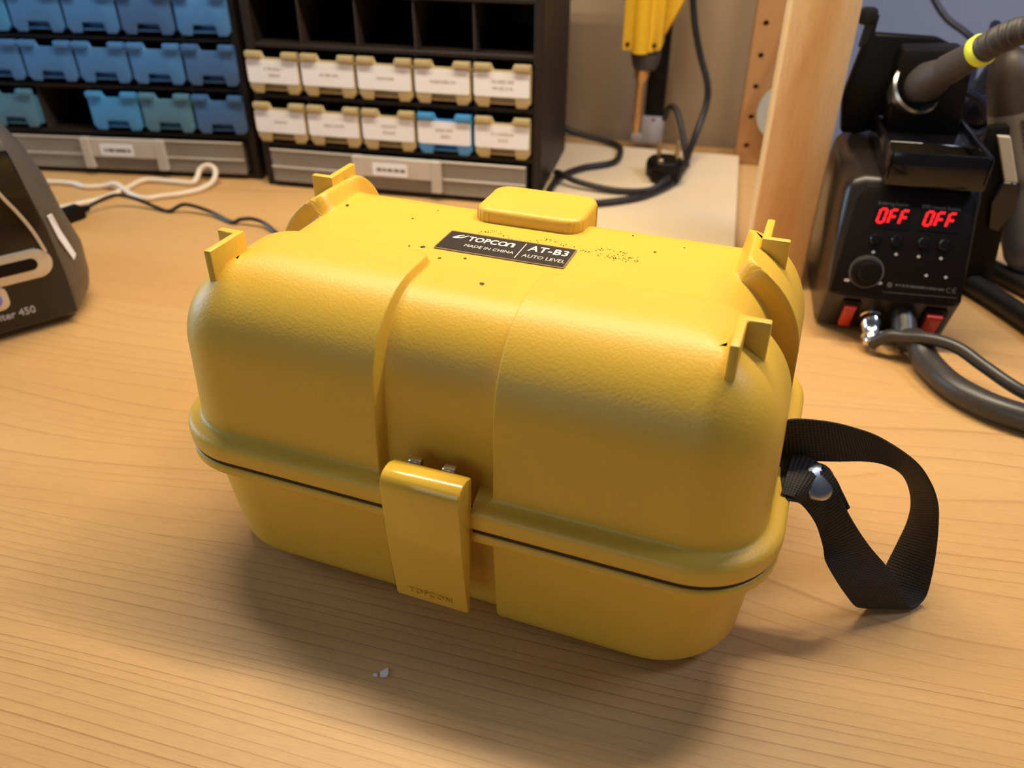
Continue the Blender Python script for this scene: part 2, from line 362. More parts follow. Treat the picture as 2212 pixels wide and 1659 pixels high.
def core(ox, dx):            # arc height and normal at inset ox
    e = .003*dx*dx
    c = 1-(ox-AO-e)/AX; c = max(-1, min(1, c))
    if c <= 0: return .147, 0, 1
    s_ = math.sqrt(1-c*c); nx, nz = c/AX, s_/AZ; l = math.hypot(nx, nz)
    return .112+AZ*s_, nx/l, nz/l
lb = MB(); rows = []
def put(row_fn):
    k = len(lb.v); vs = []
    for q in ring: vs.append(row_fn(*q))
    lb.v += vs; rows.append(list(range(k, k+NR)))
def rim_mask(cx, cy, dx, dy):
    if abs(dx) > .999: return sstep((abs(cy)-.0117)/.0016)
    if abs(dy) > .999 and dy < 0: return sstep((abs(cx)-.0165)/.0020)
    return 1.0
def at(cx, cy, dx, dy, o, z): return (cx+dx*(RC-o), cy+dy*(RC-o), z)
def side_o(z, dx): return .0135+(z-.060)/.052*.002+.003*dx*dx
def plan(cx, cy, dx, dy, o): return cx+dx*(RC-o), cy+dy*(RC-o)
for o_, z in ((.012, .0655), (.0016, .0655), (.0004, .0662), (0, .0675), (0, .0700), (0, .0725), (.0003, .0737), (.0010, .0748), (.0021, .0756), (.0036, .0760), (.0050, .0763), (.0060, .0768)):
    def fn(cx, cy, dx, dy, o_=o_, z=z):
        co = side_o(z, dx); x, y = plan(cx, cy, dx, dy, co); oc = co-lift(x, y, dx, dy, 0); mm = rim_mask(cx, cy, dx, dy)
        if o_ > .01: return at(cx, cy, dx, dy, max(oc, o_)+.004, z)
        return at(cx, cy, dx, dy, oc+(min(o_, oc)-oc)*mm, z)
    put(fn)
for z in (.0776, .0790, .083, .088, .093, .098, .103, .108):
    def fn(cx, cy, dx, dy, z=z):
        co = side_o(z, dx); x, y = plan(cx, cy, dx, dy, co); return at(cx, cy, dx, dy, co-lift(x, y, dx, dy, 0), z)
    put(fn)
NA = 16
for i in range(NA+1):
    def fn(cx, cy, dx, dy, i=i):
        e = .003*dx*dx; cmin = 1-(RC-AO-e)/AX; th = math.acos(cmin)*i/NA
        o_ = AO+e+AX*(1-math.cos(th)); z, nx, nz = core(o_, dx); x, y = plan(cx, cy, dx, dy, o_); h = lift(x, y, dx, dy, nz)
        return (cx+dx*(RC-o_+h*nx), cy+dy*(RC-o_+h*nx), z+h*nz)
    put(fn)
for a_, b_ in zip(rows[:-1], rows[1:]):
    for i in range(NR): j = (i+1) % NR; lb.f.append((a_[i], a_[j], b_[j], b_[i]))
last = rows[-1]; nx_, ny_ = len(xs), len(ys)
idx = {}
p = 0
for i in range(nx_): idx[(i, 0)] = last[p]; p += 1
p += NC-1
side_r = p
for j in range(ny_):
    if 0 < j < ny_-1: idx[(nx_-1, j)] = last[p]
    p += 1
p += NC-1
for i in reversed(range(nx_)): idx[(i, ny_-1)] = last[p]; p += 1
p += NC-1
for j in reversed(range(ny_)):
    if 0 < j < ny_-1: idx[(0, j)] = last[p]
    p += 1
for i, x in enumerate(xs):
    for j, y in enumerate(ys):
        if (i, j) in idx: continue
        a1 = XH-abs(x); b1 = YH-abs(y); wx, wy = 1/a1**3, 1/b1**3; d = (wx+wy)**(-1/3); wx, wy = wx/(wx+wy), wy/(wx+wy)
        ln = math.hypot(wx, wy); ox_, oy_ = wx/ln, wy/ln
        z, nx, nz = core(RC+d, ox_)
        h = lift(x, y, ox_, oy_, nz)
        idx[(i, j)] = len(lb.v); lb.v.append((x+math.copysign(ox_, x)*h*nx, y+math.copysign(oy_, y)*h*nx, z+h*nz))
for i in range(nx_-1):
    for j in range(ny_-1): lb.f.append((idx[(i, j)], idx[(i+1, j)], idx[(i+1, j+1)], idx[(i, j+1)]))
# close the little fans at the four corners of the top
n1 = nx_; c0 = last[n1-1:n1+NC]; lb.f += [tuple(c0)]
s2 = nx_+NC-1+ny_; lb.f += [tuple(last[s2-1:s2+NC])]
s3 = s2+NC-1+nx_; lb.f += [tuple(last[s3-1:s3+NC])]
s4 = s3+NC-1+ny_; lb.f += [tuple(last[s4-1:])+(last[0],)]
lid = lb.build('lid', M['yellow'], case, angle=60)

# lower tub
tb = MB(); rows = []
def tmap(v, half, H, o, keep):
    a_ = abs(v)
    if a_ < keep: return v
    return math.copysign(keep+(a_-keep)*((half-o-RC)-keep)/(H-keep), v)
def tub_row(o_, z, body, nx=1.0):
    def fn(cx, cy, dx, dy):
        ch = 0
        if abs(dx) > .999: ch = 1-sstep((abs(cy)-.0160+WALL/2)/WALL)
        elif abs(dy) > .999: ch = 1-sstep((abs(cx)-.0245+WALL/2)/WALL)
        mm = rim_mask(cx, cy, dx, dy)
        ob = max(o_, .0062)+.0070*ch*nx if not body else o_+.0070*ch*nx
        oo = ob if body else ob+(o_-ob)*mm
        X = tmap(cx, A, XH, 0, .03)
        ex = max(0, oo) if not body else o_
        cx2 = tmap(cx, A, XH, ex if body else 0, .03); cy2 = tmap(cy, B, YH, ex if body else 0, .02)
        inn = (oo-o_) if body else oo
        return (cx2+dx*(RC-inn), cy2+dy*(RC-inn), z)
    k = len(tb.v); tb.v += [fn(*q) for q in ring]; rows.append(list(range(k, k+NR)))
for o_, z in ((.010, .0636), (.0012, .0636), (.0004, .0630), (.0004, .0596), (.0010, .0588)): tub_row(o_, z, False)
for o_, z in ((.0058, .0582), (.0063, .0570), (.0072, .046), (.0082, .034), (.0092, .022), (.0098, .015)): tub_row(o_, z, True)
for i in range(1, 9):
    t = math.pi/2*i/8; tub_row(.0098+.0125*(1-math.cos(t)), .0135*(1-math.sin(t)), True, math.cos(t)*.7+.3)
for a_, b_ in zip(rows[:-1], rows[1:]):
    for i in range(NR): j = (i+1) % NR; tb.f.append((a_[i], a_[j], b_[j], b_[i]))
k = len(tb.v); tb.v.append((0, 0, .0006))
for i in range(NR): tb.f.append((rows[-1][i], rows[-1][(i+1) % NR], k))
tb.build('tub', M['yellow'], case, angle=60)
# gasket
gb = MB(); rows = []
for o_, z in ((.011, .0634), (.0013, .0634), (.0013, .0657), (.011, .0657)):
    k = len(gb.v)
    for q in ring:
        mm = rim_mask(*q); oo = .0145+(o_-.0145)*mm; gb.v.append(at(*q, oo, z))
    rows.append(list(range(k, k+NR)))
for a_, b_ in zip(rows, rows[1:]+rows[:1]):
    for i in range(NR): j = (i+1) % NR; gb.f.append((a_[i], a_[j], b_[j], b_[i]))
tag(gb.build('gasket', M['gasket'], case), 'black rubber seal line')

# stacking tabs: four L-shaped lugs on the lid's shoulders
for sx, sy, yc in ((-1, -1, -.0377), (1, -1, -.0377), (-1, 1, .0364), (1, 1, .0364)):
    t = .0036; la, lbn = .0100, .0215
    x0 = .1050-t/2; poly = [(x0, -t/2), (x0+la+t/2, -t/2), (x0+la+t/2, t/2), (x0+t, t/2), (x0+t, lbn), (x0, lbn)]
    poly = [(sx*px, yc+sy*py) for px, py in poly]
    q = MB(); q.prism(poly, .034, Matrix.Translation((0, 0, .1217)), .0009, 2); q.build('stacking_tab', M['yellow'], case)
# raised pad at the back of the top
q = MB(); q.prism(rrect(-.0262, .0262, .0290, .0640, .008, 5), .020, Matrix.Translation((0, 0, .1332)), .0028, 3); q.build('raised_pad', M['yellow'], case)
# latch
LX0, LX1 = -.0150, .0186
prof = [(-.0800, .0905), (-.0850, .0925), (-.0885, .0925), (-.0908, .0918), (-.0925, .0902), (-.0935, .0878), (-.0938, .0850), (-.0925, .060), (-.0905, .040), (-.0885, .0225), (-.0865, .0218), (-.0850, .0225), (-.0838, .045), (-.0815, .070)]
q = MB(); T = frame((LX0, 0, 0), (0, 1, 0), (0, 0, 1)); q.prism(prof, LX1-LX0, T, .0011, 2)
q.build('latch', M['yellow_smooth'], case)
q = MB()
for x in (-.006, .0085): q.box(x-.0026, x+.0026, -.0806, -.0770, .0885, .0917, .0004, 1)
tag(q.build('latch_hook', M['steel'], case), 'small bare metal hook tips behind the latch top')
q = MB(); text_into(q, 'TOPCON', .0042, frame((-.0085, -.0896, .0275), (1, 0, 0), (0, -.094, 1)), ext=.00018, align='LEFT', sx=1.15)
q.build('embossed_text', M['yellow_smooth'], case)
# hinge hidden behind
q = MB(); q.rod((-.03, .078, .066), (.03, .078, .066), .0045); q.build('hinge', M['yellow'], case)
# strap bar on right end
q = MB(); q.rod((.1235, -.0345, .0745), (.1235, .0195, .0745), .0028); q.build('strap_bar', M['yellow'], case)
# name label
LZ = .1474; ly = .0037
q = MB(); q.prism(rrect(-.0296, .0296, ly-.0100, ly+.0100, .0008, 2), .0003, Matrix.Translation((0, 0, LZ-.0002))); nl = q.build('name_label', M['label_edge'], case); tag(nl, 'black printed name plate')
q = MB(); q.prism(rrect(-.0290, .0290, ly-.0093, ly+.0090, .0006, 2), .0003, Matrix.Translation((0, 0, LZ-.0001))); q.build('label_print', M['label_black'], nl)
q = MB(); Tl = lambda x, y: Matrix.Translation((x, ly+y, LZ+.00022))
text_into(q, 'TOPCO', .0064, Tl(-.0187, .0016), bold=.00016, sx=.80, ext=.00003, space=1.05)
q.prism([(0, 0), (0, .0022), (.0008, .0038), (.0022, .0044), (.0034, .0042), (.0040, .0034), (.0040, 0), (.0028, 0), (.0028, .0026), (.0024, .0032), (.0016, .0032), (.0012, .0026), (.0012, 0)], .00006, Tl(-.00105, .0016))
text_into(q, 'MADE IN CHINA', .0036, Tl(-.0178, -.0046), sx=.86, ext=.00003)
text_into(q, 'AT-B3', .0074, Tl(.0098, .0012), bold=.00016, sx=.86, ext=.00003, space=1.08)
text_into(q, 'AUTO LEVEL', .0042, Tl(.0094, -.0056), sx=.80, ext=.00003)
q.prism([(.00695, -.0080), (.00735, -.0080), (.00735, .0076), (.00695, .0076)], .00006, Tl(0, 0))
# leaf-like emblem left of the name: two slanted lobes with a notch
q.prism([(-.0262, .0022), (-.0256, .0036), (-.0243, .0052), (-.0226, .0062), (-.0218, .0062), (-.0234, .0046), (-.0239, .0034), (-.0228, .0034), (-.0216, .0047), (-.0204, .0062), (-.0194, .0062), (-.0208, .0042), (-.0222, .0026), (-.0238, .0020), (-.0252, .0018)], .00006, Tl(.0002, .0002))
q.build('label_text', M['white_print'], nl, smooth=False)
# dirt specks on the top
q = MB(); rs = random.Random(3)
def speck(x, y, r):
    n = 7; a0 = rs.random()*6
    q.prism([(x+r*rs.uniform(.7, 1.2)*math.cos(a0+6.283*i/n), y+r*rs.uniform(.7, 1.2)*math.sin(a0+6.283*i/n)) for i in range(n)], .0002, Matrix.Translation((0, 0, .14695)))
SPK = [(-.0899, .0247, .0009), (-.0527, .0205, .0006), (-.0402, -.0081, .0006), (-.0343, -.0068, .0011), (-.0226, -.0147, .0008), (-.0124, -.0113, .0008), (.0032, -.0307, .0012), (-.0127, .0485, .0005), (-.0207, .0456, .0005), (.0610, .0240, .0006), (-.046, .034, .0004), (.072, .033, .0004), (.048, .038, .0004)]
for s_ in SPK: speck(*s_)
for i in range(95):
    t = rs.random(); x = -.018+.075*t; speck(x, .0165+.0035*math.sin(t*17)+rs.gauss(0, .0012), rs.uniform(.00014, .00034))
for i in range(45): speck(.047+rs.gauss(0, .004), .0128+rs.gauss(0, .0018), rs.uniform(.00012, .0003))
tag(q.build('dirt_specks', M['dirt'], case, smooth=False), 'scattered brown dirt specks', kind='stuff')

# carrying strap: one webbing band looping from the bar, in case coordinates with the case centre shifted back
ST = [((.1240, -.0150, .0960), (.1250, -.0060, .0760)), ((.1300, -.0145, .1000), (.1354, -.0079, .0760)), ((.1431, -.0099, .0990), (.1496, -.0051, .0770)), ((.1544, -.0045, .0950), (.1627, .0025, .0750)), ((.1659, .0010, .0890), (.1719, .0099, .0700)), ((.1814, .0056, .0780), (.1807, .0219, .0590)),
      ((.1907, .0094, .0660), (.1872, .0300, .0470)), ((.1964, .0109, .0550), (.1912, .0318, .0360)), ((.1999, .0123, .0430), (.1920, .0302, .0260)), ((.2028, .0107, .0280), (.1900, .0250, .0170)), ((.2045, .0082, .0140), (.1870, .0175, .0090)), ((.2045, .0056, .0050), (.1835, .0056, .0050)),
      ((.2003, -.0005, .0022), (.1795, -.0058, .0022)), ((.1957, -.0037, .0070), (.1742, -.0136, .0070)), ((.1901, -.0054, .0180), (.1675, -.0194, .0180)), ((.1813, -.0080, .0300), (.1609, -.0241, .0300)), ((.1729, -.0135, .0420), (.1553, -.0235, .0380)), ((.1635, -.0200, .0570), (.1530, -.0180, .0420)),
      ((.1556, -.0195, .0680), (.1480, -.0185, .0530)), ((.1501, -.0150, .0750), (.1408, -.0240, .0650)), ((.1424, -.0122, .0780), (.1366, -.0325, .0730)), ((.1356, -.0081, .0780), (.1330, -.0350, .0750)), ((.1250, -.0080, .0755), (.1245, -.0330, .0740))]
def ribbon(stations, thick, name, material, parent, nw=6, sub=6):
    Ta = spline([(a[0], a[1]+.0035, a[2]) for a, _ in stations], sub); Tb = spline([(b_[0], b_[1]+.0035, b_[2]) for _, b_ in stations], sub)
    n = len(Ta); mb = MB(); uvs = {}; dist = 0
    for i in range(n):
        if i: dist += (((Ta[i]+Tb[i])-(Ta[i-1]+Tb[i-1]))*.5).length
        c = (Ta[i]+Tb[i])*.5; c0 = (Ta[max(i-1, 0)]+Tb[max(i-1, 0)])*.5; c1 = (Ta[min(i+1, n-1)]+Tb[min(i+1, n-1)])*.5
        nrm = (c1-c0).cross(Tb[i]-Ta[i]).normalized()
        for side in (0, 1):
            for k in range(nw+1):
                t = k/nw; th = thick*.5*(1 if 0 < k < nw else .55)
                uvs[len(mb.v)] = (t, dist*38)
                mb.v.append(tuple(Ta[i].lerp(Tb[i], t)+nrm*(th if side else -th)))
    W_ = nw+1; S = 2*W_
    for i in range(n-1):
        for k in range(nw):
            mb.f.append((i*S+k, i*S+k+1, (i+1)*S+k+1, (i+1)*S+k)); mb.f.append((i*S+W_+k, (i+1)*S+W_+k, (i+1)*S+W_+k+1, i*S+W_+k+1))
        mb.f.append((i*S, (i+1)*S, (i+1)*S+W_, i*S+W_)); mb.f.append((i*S+nw, i*S+W_+nw, (i+1)*S+W_+nw, (i+1)*S+nw))
    for i in (0, n-1): mb.f += [tuple(i*S+k for k in range(W_))+tuple(i*S+W_+k for k in reversed(range(W_)))]
    o = mb.build(name, material, parent, angle=70); me = o.data; ul = me.uv_layers.new(name='UVMap')
    for lp in me.loops: ul.data[lp.index].uv = uvs[lp.vertex_index]
    return o
strap = tag(ribbon(ST, .0014, 'carrying_strap', M['strap'], case), 'black woven webbing strap with a fold lying on the bench')
# folded end of the strap lying on its front leg, and the rivet through it
FL = [((.1330, -.0080, .0800), (.1310, -.0345, .0770)), ((.1424, -.0122, .0800), (.1366, -.0325, .0752)), ((.1501, -.0150, .0770), (.1405, -.0250, .0672)), ((.1550, -.0170, .0712), (.1462, -.0212, .0590)), ((.1592, -.0180, .0650), (.1500, -.0195, .0520))]
ribbon(FL, .0014, 'strap_end', M['strap'], strap)
q = MB(); nrm = Vector((.50, -.50, .70)).normalized(); cc = Vector((.1450, -.0142, .0742))
T = Matrix.Translation(cc) @ nrm.to_track_quat('Z', 'Y').to_matrix().to_4x4()
q.lathe([(.0078, -.002), (.0078, .0008), (.0070, .0016), (.0045, .0022), (.0015, .0024), (.0002, .0024)], 24, T)
tag(q.build('rivet', M['steel'], strap), 'round shiny steel rivet head')

# ------------------------------------------------------------------ paint flake and scuff on the bench
def flake_piece(x, y):
    q = MB(); q.prism([(x+.0005, y-.0022), (x+.0030, y-.0014), (x+.0030, y+.0012), (x+.0016, y+.0034), (x+.0004, y+.0016), (x-.0008, y+.0006)], .0006, None, .0002, 1)
    q.prism([(x-.0034, y-.0022), (x-.0010, y-.0024), (x-.0016, y-.0006), (x-.0030, y-.0008)], .0005, None, .00015, 1)
    return q
tag(flake_piece(-.0252, -.1144).build('paint_flake', M['flake'], smooth=False), 'tiny white flake lying in the shadow in front of the case', 'flake')

# ------------------------------------------------------------------ small-parts cabinets
PITCH_X, PITCH_Z, CW_, CD, CH = .05505, .0460, .283, .150, .245
def drawer_front():
    q = MB()
    h = [(-.0222, 0), (-.0128, 0), (-.0108, .0095), (.0108, .0095), (.0128, 0), (.0222, 0), (.0260, .0052), (.0260, .0320), (.0258, .0378), (.0105, .0378), (.0080, .0322), (-.0080, .0322), (-.0105, .0378), (-.0258, .0378), (-.0260, .0320), (-.0260, .0052)]
    q.prism(h, .0032, frame((0, 0, 0), (1, 0, 0), (0, 0, 1)), .0008, 2)
    for s_ in (-1, 1):   # finger tabs standing forward at the top
        q.box(s_*.0182-.0074, s_*.0182+.0074, -.0068, -.0022, .0322, .0382, .0012, 2)
    q.box(-.0245, .0245, .0, .110, .0022, .0040); q.box(-.0250, -.0236, .0, .110, .003, .030); q.box(.0236, .0250, .0, .110, .003, .030); q.box(-.0245, .0245, .1086, .110, .003, .030)
    q.box(-.0245, .0245, .010, .0112, .0035, .0300)
    return q
_me = drawer_front().build('drawer', None); front_me = _me.data; bpy.data.objects.remove(_me)
_q = MB(); _q.prism(rrect(-.0256, .0256, .0095, .0305, .0022, 3), .0005, frame((0, -.0032, 0), (1, 0, 0), (0, 0, 1)), .0001, 1); _me = _q.build('paper_label', None); label_me = _me.data; bpy.data.objects.remove(_me)
meshes = {}
def mesh_with(me, mk):
    k = (me.name, mk)
    if k not in meshes:
        c = me.copy(); c.materials.clear(); c.materials.append(M[mk]); meshes[k] = c
    return meshes[k]
def words(n_lines, widths, seed, width=.0256):
    """short faint rows of illegible print"""
    r_ = random.Random(seed); q = MB(); n = len(widths)
    for i, wl in enumerate(widths):
        zc = .0200+(n-1)*.0029-i*.0058; x = -wl/2
        while x < wl/2:
            l = min(r_.uniform(.0012, .0032), wl/2-x+.0006); hh = r_.uniform(.0009, .0015)
            q.box(x, x+l, -.00388, -.0036, zc-hh, zc+hh); x += l+r_.choice((.0004, .0004, .0014))
    return q
def cabinet(loc, rz, label, rows, tag_seed, xoff):
    cab = thing('parts_cabinet', loc, rz, label, 'cabinet', 'small-parts cabinets at the back of the bench')
    q = MB()
    q.box(0, .0085, 0, CD, 0, CH, .0012, 1); q.box(CW_-.0085, CW_, 0, CD, 0, CH, .0012, 1); q.box(.008, CW_-.008, .001, CD, 0, .0052); q.box(.008, CW_-.008, .001, CD, CH-.006, CH)
    q.box(.008, CW_-.008, CD-.003, CD, .004, CH-.004)
    q.build('frame', M['cab'], cab, smooth=False)
    for k in range(5):
        z = .0408+PITCH_Z*k; q = MB(); q.box(.0083, CW_-.0083, .0012, CD-.002, z, z+.0042, .0006, 1); q.build('shelf', M['cab'], cab, smooth=False)
    for i in range(4):
        x = xoff+PITCH_X*(i+.5); q = MB(); q.box(x-.0007, x+.0007, .003, CD-.002, .0448, CH-.006); q.build('divider', M['cab_in'], cab, smooth=False)
    for (i, z), (mk, lab) in rows.items():
        d = bpy.data.objects.new('drawer', mesh_with(front_me, mk)); C.objects.link(d); d.parent = cab; d.location = (xoff+PITCH_X*i, -.0035 if lab else -.0025, z)
        if lab:
            p_ = bpy.data.objects.new('paper_label', mesh_with(label_me, 'paper')); C.objects.link(p_); p_.parent = d; p_.location = (-.0008, 0, 0)
            p_['label'] = 'white paper label with faint print'
            t_ = words(len(lab), lab, i*7+int(z*1e4)).build('label_print', M['faint_print'], d, smooth=False)
            if mk == 'blue_bright': d['label'] = 'bright blue drawer among the beige ones'
        elif (i*3+int(z*1000)) % 2 == 0:
            q = MB(); r_ = random.Random(i+int(z*9999))
            for _ in range(5):
                cx, cy = r_.uniform(-.008, .010), r_.uniform(.018, .04); s_ = r_.uniform(.002, .005); q.box(cx-s_, cx+s_, cy-s_, cy+s_, .004, .004+s_*2, .0006, 1)
            o = q.build('small_parts', M['bits'], d, smooth=False); o['kind'] = 'stuff'
    # wide clear drawer at the bottom with a raised grip and a paper tag
    q = MB(); q.box(.0105, .2700, -.0050, -.0030, .0065, .0395, .0006, 1); q.box(.0125, .2680, -.003, .12, .0065, .0080); q.box(.0125, .0140, -.003, .12, .008, .036); q.box(.2665, .2680, -.003, .12, .008, .036)
    wd = q.build('wide_drawer', M['clear'], cab, smooth=False); wd['label'] = 'wide see-through bottom drawer'
    q = MB(); q.box(.0105, .2700, -.0066, -.0048, .0208, .0226, .0004, 1); q.box(.0105, .2700, -.0062, -.0048, .0378, .0396, .0004, 1); q.build('drawer_rim', M['clear_edge'], wd, smooth=False)
    q = MB(); q.box(.0985, .1085, -.0105, -.0045, .0085, .0402, .001, 1); q.box(.1780, .1880, -.0105, -.0045, .0085, .0402, .001, 1); q.box(.1080, .1785, -.0095, -.0075, .0205, .0396, .0006, 1); q.build('grip', M['clear_edge'], wd, smooth=False)
    q = MB(); q.prism(rrect(.1190, .1545, .0222, .0345, .0012, 2), .0005, frame((0, -.0096, 0), (1, 0, 0), (0, 0, 1))); q.build('paper_label', M['paper'], wd, smooth=False)
    q = MB(); r_ = random.Random(tag_seed); x = .1235
    while x < .150:
        l = r_.uniform(.0012, .003); q.box(x, x+l, -.01035, -.0100, .0268, .0298); x += l+r_.choice((.0005, .0016))
    q.build('label_print', M['dim_print'], wd, smooth=False)
    return cab
ra = [(.018, .011), (.018,), (.016,), (.024,), (.020, .018)]; rb = [(.013,), (.021,), (.014, .012), (.018, .009), (.021, .008)]
rows = {}
for i in range(5):
    rows[(i, .0932)] = ('beige', ra[i]); rows[(i, .0467)] = ('blue_bright' if i == 3 else 'beige', rb[i])
cabinet((-.3559, .4164, 0), R(1.5), 'dark cabinet of beige drawers with white paper labels and an empty top row', rows, 4, .0278)
rows = {}
for i in range(5):
    rows[(i, .1855)] = ('blue', None)
    rows[(i, .1400)] = (('blue_bright', 'blue', 'blue', 'navy', 'blue')[i], None); rows[(i, .0945)] = (('blue', 'blue', 'blue', 'blue', 'navy')[i], None)
    if i != 1: rows[(i, .0478)] = (('teal', '', 'blue_bright', 'teal', 'navy')[i], None)
u = Vector((math.cos(R(7.5)), math.sin(R(7.5)), 0))
cabinet(tuple(Vector((-.3686, .4274, 0))-u*CW_), R(7.5), 'dark cabinet of plain blue drawers with one gap in its lowest row', rows, 9, .0330)

# ------------------------------------------------------------------ cream board, shelf posts
q = MB(); q.box(-.086, .1110, .300, .600, 0, .010, .0012, 2)
tag(q.build('cream_board', M['cream'], smooth=False), 'cream coloured board lying on the bench behind the case', 'board')
side = thing('shelf_side_frame', (.1409, .322, 0), 0, 'pine shelf upright with a plain front post and a drilled rear post', 'shelf')
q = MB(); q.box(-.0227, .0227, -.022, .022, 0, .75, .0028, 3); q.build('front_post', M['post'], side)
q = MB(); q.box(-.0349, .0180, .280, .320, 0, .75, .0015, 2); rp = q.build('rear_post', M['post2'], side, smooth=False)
q = MB()
for k in range(18): q.rod((-.0240, .270, .0205+.0308*k), (-.0240, .296, .0205+.0308*k), .0029, n=14)
cut = q.build('cut', None); cut.parent = side
md = rp.modifiers.new('holes', 'BOOLEAN'); md.object = cut; md.solver = 'EXACT'
bpy.context.view_layer.update(); dg = bpy.context.evaluated_depsgraph_get(); me2 = bpy.data.meshes.new_from_object(rp.evaluated_get(dg)); rp.modifiers.clear(); rp.data = me2; bpy.data.objects.remove(cut)
q = MB(); q.rod((-.0025, -.0216, .2290), (-.0025, -.0226, .2290), .0062, n=18); tag(q.build('knot', M['gun_cap'], side), 'dark round knot near the top of the front post')
sp = thing('tape_spool', (.1500, .5995, .0600), 0, 'pale grey round spool on the drilled post, half hidden by the pine post', 'spool')
q = MB(); q.lathe([(.0120, -.006), (.0285, -.006), (.0290, -.005), (.0290, .005), (.0285, .006), (.0120, .006)], 40, Matrix.Translation((0, -.0085, 0)) @ Matrix.Rotation(R(90), 4, 'X')); q.build('reel', M['pale_grey'], sp)
q = MB(); q.rod((0, -.018, 0), (0, .001, 0), .0120, n=24); q.build('hub', M['tool_dark'], sp)

# ------------------------------------------------------------------ yellow power tool hanging by the wall, and the things around its foot
tool = thing('power_tool', (0, .600, .030), 0, 'yellow corded power tool hanging nose down by the wall', 'tool')
q = MB()
q.prism([(-.0215, 0), (.0150, 0), (.0180, .003), (.0195, .140), (-.0230, .140), (-.0225, .060), (-.0215, .0)], .030, frame((0, .004, .0865), (1, 0, 0), (0, 0, 1)), .0022, 2)
q.rod((-.0035, -.0245, .0845), (-.0035, -.0245, .230), .0085, n=18); q.rod((.0065, -.0240, .0860), (.0065, -.0240, .230), .0035, n=12)
q.build('housing', M['tool_yellow'], tool)
q = MB(); q.prism([(.0165, .100), (.0190, .098), (.0390, .140), (.0390, .180), (.0150, .180)], .012, frame((0, .006, 0), (1, 0, 0), (0, 0, 1)), .0015, 1); q.build('side_flange', M['tool_yellow'], tool)
for x in (-.0165, .0105):
    q = MB(); q.rod((x, -.0245, .0925), (x, -.0275, .0925), .0021, n=12); q.build('screw', M['black'], tool)
q = MB(); q.rod((.0015, -.010, .0870), (.0015, -.010, .0660), .0155, n=20, extra=[(.0152, 0), (.0155, .35), (.0135, .8), (.0110, 1)]); q.build('collar', M['tool_dark'], tool)
q = MB(); q.rod((-.001, -.010, .0670), (-.0025, -.010, -.004), .008, n=16, extra=[(.0080, 0), (.0080, .12), (.0046, .22), (.0042, .80), (.0032, .90), (.0010, 1.0)]); q.build('tip', M['copper'], tool)
hd = thing('hand_tool', (.0130, .628, .010), 0, 'black straight handle with a pale grey end standing behind the yellow tool', 'tool')
q = MB(); q.box(-.0105, .0105, -.008, .008, .026, .230, .003, 2); q.build('handle', M['black'], hd)
q = MB(); q.box(-.0120, .0120, -.0105, .0095, 0, .030, .002, 2); q.box(-.0225, -.010, -.012, .004, 0, .010, .002, 2); hb = q.build('end_block', M['grey_block'], hd); hb['label'] = 'pale grey plastic end block'
q = MB(); q.rod((.001, -.0104, .0270), (.001, -.0112, .0270), .0014, n=10); q.build('pin_hole', M['black'], hb)
pl = thing('power_plug', (.0370, .513, .010), R(-12), 'black mains plug lying pins up on the cream board', 'plug')
q = MB(); q.lathe([(.0150, 0), (.0185, .002), (.0190, .012), (.0180, .016), (.0160, .018), (.0001, .018)], 28); q.box(-.008, .022, -.028, -.008, .001, .015, .004, 2); q.build('plug_body', M['black'], pl)
for x in (-.0085, .0105):
    q = MB(); q.rod((x, .004, .017), (x, .004, .036), .0022, n=12, extra=[(.0022, 0), (.0022, .93), (.0014, 1)]); q.build('pin', M['brass'], pl)
q = MB(); q.box(-.003, .002, -.0165, -.0125, .016, .0215, .0008, 1); tag(q.build('earth_contact', M['brass'], pl), 'small brass contact')
def cord(name, pts, r, mk, label, cat='cord', sub=8, group=None):
    q = MB(); q.tube(pts, r, 10, sub); return tag(q.build(name, M[mk]), label, cat, group)
cord('tool_cord', [(.0250, .609, .40), (.0330, .612, .24), (.0386, .615, .1855), (.0421, .615, .1601), (.0478, .612, .1345), (.0564, .61, .1081), (.0672, .605, .0819), (.0691, .6, .0618), (.0636, .585, .0386), (.0590, .562, .0239), (.0557, .530, .0150), (.0520, .505, .0150)], .0034, 'cord', 'black cord running down the wall to the mains plug')
cord('cable_loop', [(.0263, .606, .0408), (.029, .603, .0528), (.0341, .6, .0566), (.0398, .595, .0529), (.0481, .58, .0365), (.0550, .560, .0190), (.058, .54, .0140)], .0032, 'cord', 'short black cable arch beside the pale grey tool end')
cord('coiled_cable', [(-.1150, .598, .0420), (-.0919, .6, .031), (-.0719, .6, .0215), (-.04, .597, .0160), (-.0219, .590, .0140), (-.0150, .570, .0136), (-.0174, .5315, .0136), (-.0451, .5063, .0136), (-.0607, .4789, .0136), (-.0656, .4446, .0136), (-.0625, .4119, .0136), (-.0472, .4035, .0136), (-.0159, .4114, .0136), (.02, .4366, .0136), (.043, .4723, .0136), (.0480, .487, .0150)], .0034, 'cord', 'black cable coiled loosely on the cream board')
cord('coiled_cable', [(-.069, .483, .0136), (-.0629, .4656, .0205), (-.0407, .4534, .0170), (-.0037, .4483, .0140), (.0266, .456, .0140), (.0400, .470, .0200), (.0440, .480, .0200)], .0030, 'cord', 'inner turn of black cable crossing the cream board')

